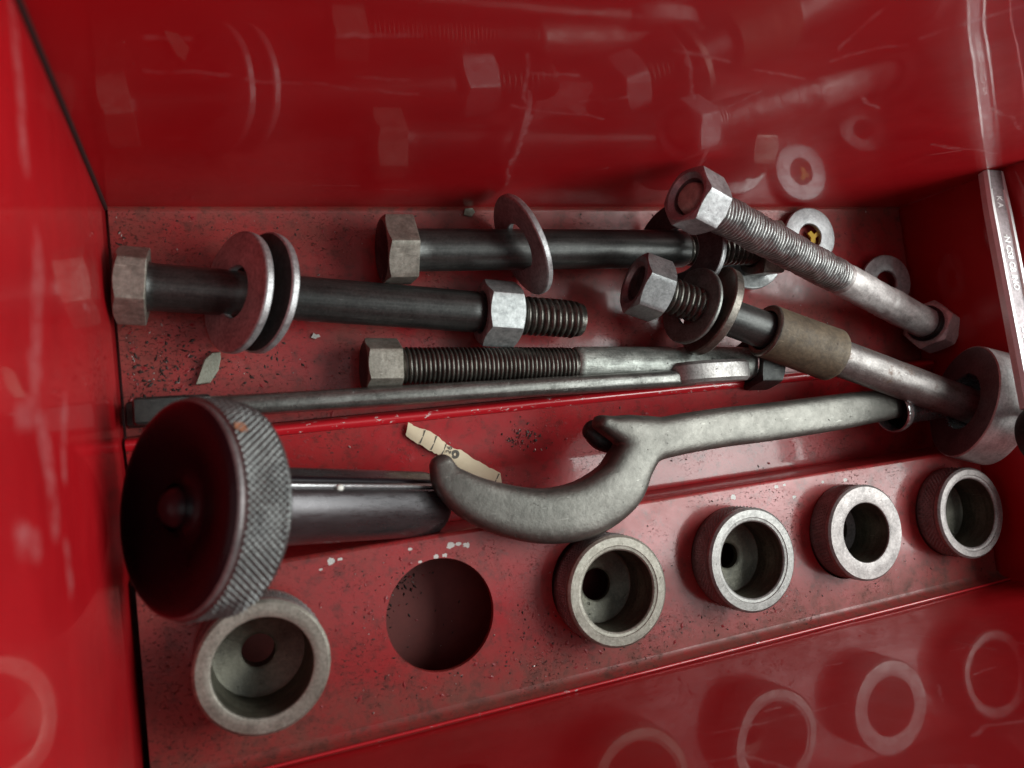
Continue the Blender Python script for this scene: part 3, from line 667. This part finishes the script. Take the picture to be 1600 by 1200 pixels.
def ends(path):
    """round off both ends of a swept path"""
    out = []; (p0, w0, h0), (p1, w1, h1) = path[0], path[1]
    d = (Vector(p0)-Vector(p1)).normalized(); r = min(w0, h0)
    for k in range(5, 0, -1):
        a = k/5*PI/2*.96; out.append((tuple(Vector(p0)+d*r*math.sin(a)), w0*math.cos(a)+.0, h0*math.cos(a)))
    out += path; (p0, w0, h0), (p1, w1, h1) = path[-1], path[-2]
    d = (Vector(p0)-Vector(p1)).normalized(); r = min(w0, h0)
    for k in range(1, 6):
        a = k/5*PI/2*.96; out.append((tuple(Vector(p0)+d*r*math.sin(a)), w0*math.cos(a), h0*math.cos(a)))
    return out
main = sweep(ends([((x, y, z), w, h) for x, y, z, w, h in hk_path]), 3.3, 36)
beak = sweep(ends([((x, y, z), w, h) for x, y, z, w, h in spline([(13.559, -0.721, 2.500, 0.660, 0.500), (12.695, -0.588, 2.580, 0.670, 0.540), (12.076, -0.361, 2.620, 0.543, 0.520), (11.561, -0.167, 2.650, 0.359, 0.460), (11.228, -0.014, 2.680, 0.258, 0.400)], 5)]), 2.6, 28)
hs = empty('hook_spanner', Matrix.Translation(Vector(HK[-1][:3])*S), 'satin grey forged hook spanner with curved jaw lying across the middle channel', 'hook spanner')
body = remesh_union('spanner_body', [main, beak], .05, 'spanner', 7)
body.parent = hs; body.matrix_parent_inverse = hs.matrix_world.inverted()
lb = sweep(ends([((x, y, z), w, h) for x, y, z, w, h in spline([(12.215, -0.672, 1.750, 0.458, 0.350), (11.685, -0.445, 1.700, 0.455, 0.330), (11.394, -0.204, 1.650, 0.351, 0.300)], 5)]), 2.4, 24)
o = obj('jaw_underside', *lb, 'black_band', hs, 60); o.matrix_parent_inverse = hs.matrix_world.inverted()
# chrome ring and tube beyond the handle end
ra = Vector((23.918, -0.812, 1.900)); rb_ = Vector((26.722, -0.730, 1.900))
tb = empty('steel_tube', frame(ra, rb_-ra), 'short grey steel tube with bright open rim at the end of the hook spanner handle', 'steel tube')
obj('bright_rim', *lathe([(.35, .70), (.1, .72), (.0, .76), (.02, .82), (.12, .84), (.28, .80)], 64), 'chrome', tb)
obj('tube_body', *lathe([(.28, .80), (.6, .66), (.9, .60), (3.2, .60), (3.25, .5), (3.25, 0)], 64), 'tail', tb)
obj('tube_inside', *lathe([(.35, .70), (.9, .55), (.9, 0)], 48), 'black_band', tb)

# ================================================================== KNOB TOOL
ka = Vector((-0.925, -0.765, 5.500)); kb = Vector((6.007, -1.846, 1.100))
kd = (kb-ka).normalized(); KL = (kb-ka).length
kn = empty('knurled_knob_tool', frame(ka, kd, (0, 1, .2)), 'big black dished knob with knurled grey rim and polished black barrel against left wall', 'knob tool')
RK = 2.42; KT = 1.38
obj('knob_face', *lathe([(.02, .52), (.16, .56), (.26, .70), (.24, .95), (.12, 1.2), (.02, 1.55), (-.05, 1.95), (-.04, 2.14), (.0, 2.27), (.06, 2.33)], 96), 'knob', kn, 60)
obj('centre_dome', *lathe([(-.26, 0), (-.255, .10), (-.22, .22), (-.14, .34), (-.02, .43), (.12, .48), (.3, .49)], 64), 'dome', kn, 60)
obj('edge_bead', *lathe([(.06, 2.33), (.09, 2.37), (.14, 2.385), (.2, 2.37)], 128), 'disk_face', kn, 60)
nst = 46
obj('knurled_rim', *lathe([(.18, 2.33), (.2, RK-.04)]+[(.24+(KT-.34)*i/nst, RK) for i in range(nst+1)]+[(KT-.04, RK-.03), (KT, RK-.12), (KT, 1.2), (KT-.02, .9)], 528, disp=diamond(.065, 100, .185, .26, KT-.12)), 'knurl', kn, 60)
rs = obj('rust_patch', *lathe([(-.005, 0), (-.004, .05), (0, .09)], 20, disp=lambda x, a, r: .03*mn.noise(Vector((math.cos(a)*2, math.sin(a)*2, 3)))), 'rust_spot', kn)
BR = .97
def barrel():
    V = []; F = []; n = 72; xs = [KT-.3]+[KT+(KL-KT-.35)*i/20 for i in range(21)]
    prof = [(x, BR) for x in xs]+[(KL-.22, BR*.985), (KL-.12, BR*.93), (KL-.04, BR*.8), (KL, BR*.6), (KL, 0)]
    def d(x, a, r):
        # flat milled along one side
        c = math.cos(a-FLAT); lim = BR*.80
        if r*c > lim and x < KL-.15: return lim/c-r
        return 0
    return lathe(prof, n, disp=d)
FLAT = 1.993
obj('barrel', *barrel(), 'barrel', kn, 30)
# thin bright wire along the flat with a bent end
def kl(x, a, r): return (x, r*math.cos(a), r*math.sin(a))
wp = [kl(KT-.05, FLAT+.42, BR*.90), kl(KT+2., FLAT+.42, BR*.91), kl(KL-.75, FLAT+.42, BR*.92), kl(KL-.45, FLAT+.38, BR*.96), kl(KL-.38, FLAT+.30, BR*1.08), kl(KL-.28, FLAT+.40, BR*1.0), kl(KL+.15, FLAT+.40, BR*.98)]
obj('wire', *sweep([(p, .045, .045) for p in spline(wp, 5)], 2, 12, ups=[(0, 1, .3)]*31), 'chrome', kn)
obj('flat_insert', *lathe([(KT, 0), (KT, .12), (KL-.5, .12), (KL-.45, 0)], 24), 'knob', kn).location = Vector(kl(0, FLAT, BR*.74))*S
o = obj('wire_catch', *box(KL-.62, KL-.42, -.12, .12, -.08, .10), 'black_band', kn); o.location = Vector(kl(0, FLAT+.4, BR*.92))*S
wb = obj('white_bead', *lathe([(-.10, 0), (-.09, .05), (-.04, .085), (.04, .085), (.09, .05), (.1, 0)], 20), 'white', kn); wb.location = Vector(kl(KT+2.6, FLAT+.52, BR*.95))*S
for (da, xx, s) in ((0, .22, 1.7),):
    rs.matrix_local = Matrix.Translation(Vector(kl(.42, 2.251, RK+.03))*S) @ Matrix.Rotation(2.251, 4, 'X') @ Matrix.Rotation(PI/2, 4, 'Z') @ Matrix.Scale(s, 4)

# ================================================================== DARK OPEN ENDED BAR WRENCH (on edge)
ba_ = Vector((-0.432, 1.663, 1.250)); bb_ = Vector((14.867, 1.216, 1.300)); bh = Vector((16.740, 1.291, 1.300))
bw = empty('bar_wrench', Matrix.Translation(ba_*S), 'long dark thin wrench standing on edge against the red ridge, behind the knob', 'wrench')
inv = bw.matrix_world.inverted()
d_ = (bb_-ba_).normalized(); pl = d_.length
bp = [(tuple(ba_+d_*t), .30, h) for t, h in ((-.7, .5), (-.3, .47), (0, .45), (1, .42), (4, .42), (8, .42), (11, .43), (14.0, .42), (15.4, .40), (16.0, .38))]
o = obj('handle', *sweep(ends(bp), 2.6, 24), 'bar', bw, 60); o.matrix_parent_inverse = inv
def plate(name, poly, half, origin, xdir, mat, bev=.08, parent=None, inv=None):
    """flat plate: polygon in its own plane (xdir, up) and thickness across"""
    V, F = extrude(poly, -half, half, bev); x = Vector(xdir).normalized(); z = Vector((0, 0, 1)); z = (z-x*z.dot(x)).normalized(); y = z.cross(x)
    V = [tuple(Vector(origin)+x*v[0]+z*v[1]-y*v[2]) for v in V]
    o = obj(name, V, F, mat, parent, 40)
    if inv: o.matrix_parent_inverse = inv
    return o
ringp = [(-.35+1.55*math.copysign(abs(math.cos(2*PI*k/48))**.75, math.cos(2*PI*k/48)), .86*math.copysign(abs(math.sin(2*PI*k/48))**.85, math.sin(2*PI*k/48))) for k in range(48)]
plate('right_jaw', ringp, .37, tuple(bh+Vector((.0, .02, 0))), d_, 'bar_head', .12, bw, inv)
jw = [(1.1, .42), (.4, .62), (-.75, .66), (-.82, .36), (-.4, .26), (-.05, .02), (-.25, -.3), (-.6, -.42), (-1.05, -.52), (-1.12, -.92), (-.3, -.98), (.4, -.8), (1.1, -.42)]
plate('left_jaw', jw, .36, tuple(Vector((-1.042, 1.652, 1.250))), d_, 'black_band', .07, bw, inv)

# ================================================================== WRENCH LEANING IN THE RIGHT CORNER
wa = Vector((27.746, 7.531, 4.450)); wb2 = Vector((26.067, -1.249, 5.900))
wd = (wb2-wa).normalized(); WL = (wb2-wa).length
w2 = empty('ring_wrench', frame(wa, wd, (-.22, 0, 1)), 'polished ring wrench with worn raised lettering propped along the right wall', 'wrench')
def ibeam():
    hw, t = .48, .23
    sec = [(-hw, -t*.6), (-hw, t*.5), (-hw+.10, t), (-hw+.20, t), (-hw+.25, t-.07), (hw-.25, t-.07), (hw-.20, t), (hw-.08, t*.9), (hw, t*.4), (hw, -t*.6), (hw-.1, -t), (-hw+.1, -t)]
    V = []; F = []; m = len(sec); st = 24
    for j in range(st+1):
        u = j/st; x = -.02+(WL)*u; k = .86+.14*min(1, u*6)
        for y, z in sec: V.append((x, y*k, z if not (j < 3 and abs(y) < .3 and z > 0) else t-.07+.07*(1-j/3)))
    for j in range(st):
        for i in range(m): F.append((j*m+i, j*m+(i+1) % m, (j+1)*m+(i+1) % m, (j+1)*m+i))
    F.append(tuple(range(m))); F.append(tuple(range(st*m, st*m+m)))
    return V, F
o = obj('handle', *ibeam(), ['wrench', 'wrench_panel'], w2, 30)
for p in o.data.polygons:
    c = p.center/S
    if abs(c.y) < .26 and c.z > .1 and abs(p.normal.z) > .9 and c.x < WL-.01: p.material_index = 1
ringv, ringf = lathe([(-.33, .66), (-.33, 1.0), (-.27, 1.11), (0, 1.15), (.27, 1.11), (.33, 1.0), (.33, .66), (.29, .62), (-.29, .62)], 72, True)
ringv = [(WL+.9+v[2], v[1]+.42, v[0]-.05) for v in ringv]
obj('ring_head', ringv, ringf, 'black_band', w2, 40)
def raised_text(txt, x, size, parent, mat, z, name='lettering', rot=0., y=0.):
    cu = bpy.data.curves.new(name, 'FONT'); cu.body = txt; cu.size = size*S; cu.extrude = .004*S; cu.bevel_depth = .006*S
    cu.align_x = 'LEFT'; cu.align_y = 'CENTER'; cu.resolution_u = 2
    t = bpy.data.objects.new(name, cu); C.objects.link(t); dg = bpy.context.evaluated_depsgraph_get()
    me = bpy.data.meshes.new_from_object(t.evaluated_get(dg)); bpy.data.objects.remove(t)
    o = bpy.data.objects.new(name, me); C.objects.link(o); me.materials.clear(); me.materials.append(M[mat]); o.parent = parent
    o.matrix_local = Matrix.Translation(Vector((x, y, z))*S) @ Matrix.Rotation(rot, 4, 'Z'); return o
raised_text("K A", 1.0, .30, w2, 'wrench', .165)
raised_text("\u00b7N CS8 CB INO", 2.55, .33, w2, 'wrench', .165)
raised_text(":8 S2C", 6.1, .33, w2, 'wrench', .165)

# ================================================================== PAPER SCRAP
def paper():
    top = [(5.656, 0.686), (5.893, 0.525), (6.257, 0.389), (6.601, 0.153), (6.844, -0.114), (7.072, -0.261), (7.369, -0.356), (7.749, -0.667), (8.181, -0.946), (8.658, -1.256)]
    bot = [(5.558, 0.305), (5.773, 0.104), (6.073, -0.088), (6.376, -0.303), (6.643, -0.454), (6.888, -0.686), (7.137, -0.921), (7.512, -1.235), (7.955, -1.561), (8.659, -1.801)]
    R = random.Random(5); top = spline(top, 4) if False else top
    def dens(l):
        o = []
        for p, q in zip(l, l[1:]):
            for k in range(4): t = k/4; o.append((p[0]+(q[0]-p[0])*t+R.uniform(-.012, .012), p[1]+(q[1]-p[1])*t+R.uniform(-.016, .016)))
        return o+[l[-1]]
    top = dens(top); bot = dens(bot); V = []; F = []; n = len(top)
    for (a, b) in zip(top, bot):
        for s_ in (0, 1):
            for k in range(5):
                f = k/4; x = a[0]+(b[0]-a[0])*f; y = a[1]+(b[1]-a[1])*f
                base = 0.0 if y < -1.12 else (y+1.12)*.275+.02
                V.append((x, y, base+.10+.05*math.sin(x*2.2)+.04*math.sin(f*3)-s_*.012))
    m = 10
    for j in range(n-1):
        for k in range(4):
            F.append((j*m+k, j*m+k+1, (j+1)*m+k+1, (j+1)*m+k)); F.append((j*m+5+k, (j+1)*m+5+k, (j+1)*m+6+k, j*m+6+k))
        F.append((j*m, (j+1)*m, (j+1)*m+5, j*m+5)); F.append((j*m+4, j*m+9, (j+1)*m+9, (j+1)*m+4))
    F.append((0, 5, 6, 7, 8, 9, 4, 3, 2, 1)); q = (n-1)*m; F.append(tuple(q+i for i in (0, 1, 2, 3, 4, 9, 8, 7, 6, 5)))
    return V, F
def pz(x, y):
    return (0.0 if y < -1.12 else (y+1.12)*.275+.02)+.10+.05*math.sin(x*2.2)+.035
pr = tag(obj('paper_scrap', *paper(), 'paper', None, 60), 'torn buff paper scrap with printed tick lines beside the hook spanner tip', 'paper scrap')
def ink_line(p, q, w=.018):
    V = []; F = []
    p = Vector(p[:2]); q = Vector(q[:2]); d = (q-p).normalized(); n_ = Vector((-d.y, d.x))*w
    for k in range(9):
        c = p+(q-p)*k/8; z = pz(c.x, c.y)+.004
        V += [(c.x+n_.x, c.y+n_.y, z), (c.x-n_.x, c.y-n_.y, z)]
    F = [(2*k, 2*k+1, 2*k+3, 2*k+2) for k in range(8)]
    o = obj('printed_line', V, F, 'ink', pr, None); return o
for a, b in [((6.174, 0.397), (5.994, 0.000)), ((6.539, 0.180), (6.337, -0.238)), ((6.844, -0.114), (6.664, -0.457)), ((8.612, -1.271), (8.393, -1.598))]: ink_line(a, b)
def ink_flat(name, txt, c, size, rot):
    cu = bpy.data.curves.new(name, 'FONT'); cu.body = txt; cu.size = size*S; cu.align_x = 'CENTER'; cu.align_y = 'CENTER'; cu.extrude = .003*S
    t = bpy.data.objects.new(name, cu); C.objects.link(t); dg = bpy.context.evaluated_depsgraph_get()
    me = bpy.data.meshes.new_from_object(t.evaluated_get(dg)); bpy.data.objects.remove(t)
    o = bpy.data.objects.new(name, me); C.objects.link(o); me.materials.clear(); me.materials.append(M['ink']); o.parent = pr
    o.matrix_local = Matrix.Translation(Vector((c[0], c[1], pz(c[0], c[1])+.02))*S) @ Matrix.Rotation(rot, 4, 'Z') @ Matrix.Rotation(.27, 4, 'X')
ink_flat('printed_number', '26', (6.938, -0.304, 0.250), .26, math.radians(68))
dd = (7.132, -0.470, 0.250)
v, f = lathe([(0, .05), (0.004, .09), (0.004, .13), (0, .14)], 28); v = [(p[2]+dd[0], p[1]+dd[1], p[0]+pz(dd[0], dd[1])+.012+p[1]*.27) for p in v]
obj('printed_emblem', v, f, 'ink', pr, None)

# ================================================================== LOOSE FLAKES AND GRIT
fl = tag(obj('metal_flake', *extrude([(-.5, -.42), (-.1, -.44), (.2, -.12), (.34, .22), (.36, .40), (.12, .42), (-.12, .26), (-.3, -.05)], 0, .14, .03), 'flake'), 'grey green flake of metal on the floor below the left washers', 'metal flake')
fl.matrix_world = Matrix.Translation(Vector((0.121, 2.879, 0.030))*S) @ Matrix.Rotation(.12, 4, 'Z') @ Matrix.Rotation(.12, 4, 'Y')
fl2 = tag(obj('paint_flake', *extrude([(-.15, -.05), (-.02, -.1), (.05, -.06), (.14, -.04), (.1, .05), (.02, .04), (-.06, .1)], 0, .05, .012), 'grit_pale'), 'small pale chip on the floor between the left bolt and the stud', 'paint flake')
fl2.matrix_world = Matrix.Translation(Vector((3.210, 3.634, 0.020))*S)
fl3 = tag(obj('paint_flake', *extrude([(-.22, -.1), (.05, -.16), (.2, .0), (.12, .16), (-.15, .12)], 0, .05, .015), 'flake'), 'grey chip against the back wall near the upright washer', 'paint flake')
fl3.matrix_world = Matrix.Translation(Vector((8.630, 7.494, 0.030))*S)

def grit(name, mat, label, count, sampler, s0, s1, seed, flat=.5):
    R = random.Random(seed); V = []; F = []
    for _ in range(count):
        x, y, z = sampler(R); s = s0+(s1-s0)*R.random()**2.5; b = len(V)
        ang = R.random()*6.28; el = .9+R.random()*.9
        ca, sa = math.cos(ang), math.sin(ang)
        pts = [(-1, 0, 0), (0, -.6, .0), (1, .1, 0), (.1, .7, 0), (R.uniform(-.3, .3), R.uniform(-.2, .2), R.uniform(.5, 1.2)*flat)]
        for p in pts:
            u = p[0]*s*el*R.uniform(.7, 1.2); w = p[1]*s*R.uniform(.7, 1.2)
            V.append((x+u*ca-w*sa, y+u*sa+w*ca, z+p[2]*s))
        F += [(b, b+1, b+4), (b+1, b+2, b+4), (b+2, b+3, b+4), (b+3, b, b+4), (b, b+3, b+2, b+1)]
    o = obj(name, V, F, mat, None, None, kind='stuff'); o['label'] = label; o['category'] = 'grit'
def ground(x, y):
    if y > 1.1: return 0.008
    if y > .69: return .6
    if y > -1.02: return .03+(y+1.02)*.27
    if y > -2.5: return .0
    return ZT+.006
def smp(regions):
    tot = sum(r[0] for r in regions)
    def f(R):
        while 1:
            k = R.random()*tot
            for w, kind, a in regions:
                k -= w
                if k <= 0: break
            if kind == 'box': x = R.uniform(a[0], a[1]); y = R.uniform(a[2], a[3])
            else: x = R.gauss(a[0], a[2]); y = R.gauss(a[1], a[3])
            if not (X0+.15 < x < X1-.1 and -7.45 < y < 7.55) or .66 < y < 1.14 or -2.8 < y < -2.45: continue
            if y < -2.7 and min(math.hypot(x-h, y-HY) for h in HX) < HR+.06: 
                if math.hypot(x-HX[1], y-HY) < HR-.15: return (x, y, .0)
                continue
            return (x, y, ground(x, y))
    return f
REG = [(3, 'box', (-2.15, -1.7, 1.2, 7.5)), (5, 'box', (-2., 28, 1.3, 7.5)), (3, 'g', (-1.2, 3.0, .8, .8)), (2.0, 'g', (1.5, 2.6, 2., .6)), (1.5, 'g', (3, 6.9, 3., .5)), (2.5, 'box', (-2, 20, -2.4, .6)), (1.6, 'g', (9.6, -.2, .5, .25)), (2, 'g', (15.0, -.9, 1.0, .35)),
       (6, 'box', (-2, 28, -7.4, -2.9)), (2, 'g', (4., -4.6, .6, .8)), (2, 'g', (8.2, -6.3, 1.2, .6)), (3, 'g', (13, -7., 5, .3)), (1, 'g', (5., -3.9, .5, .4))]
grit('dark_grit', 'grit_dark', 'dark rust and oil grit scattered over the red floor and rack', 1300, smp(REG), .008, .05, 1)
grit('dark_grit', 'grit_dark', 'coarse dark crumbs gathered at the left end of the floor', 300, smp([(4, 'g', (-1.2, 2.9, .7, .7)), (2, 'g', (.5, 2.6, 1.6, .5)), (1, 'g', (4.9, -4.1, .4, .3)), (1, 'g', (9.7, -.2, .4, .2)), (1, 'g', (15, -1., .7, .3))]), .02, .08, 2)
grit('pale_grit', 'grit_pale', 'tiny bright metal filings scattered over the red floor and rack', 420, smp(REG), .008, .045, 3, .9)
grit('red_flakes', 'grit_red', 'small dark red paint flakes scattered over the rack', 380, smp(REG), .02, .09, 4, .3)
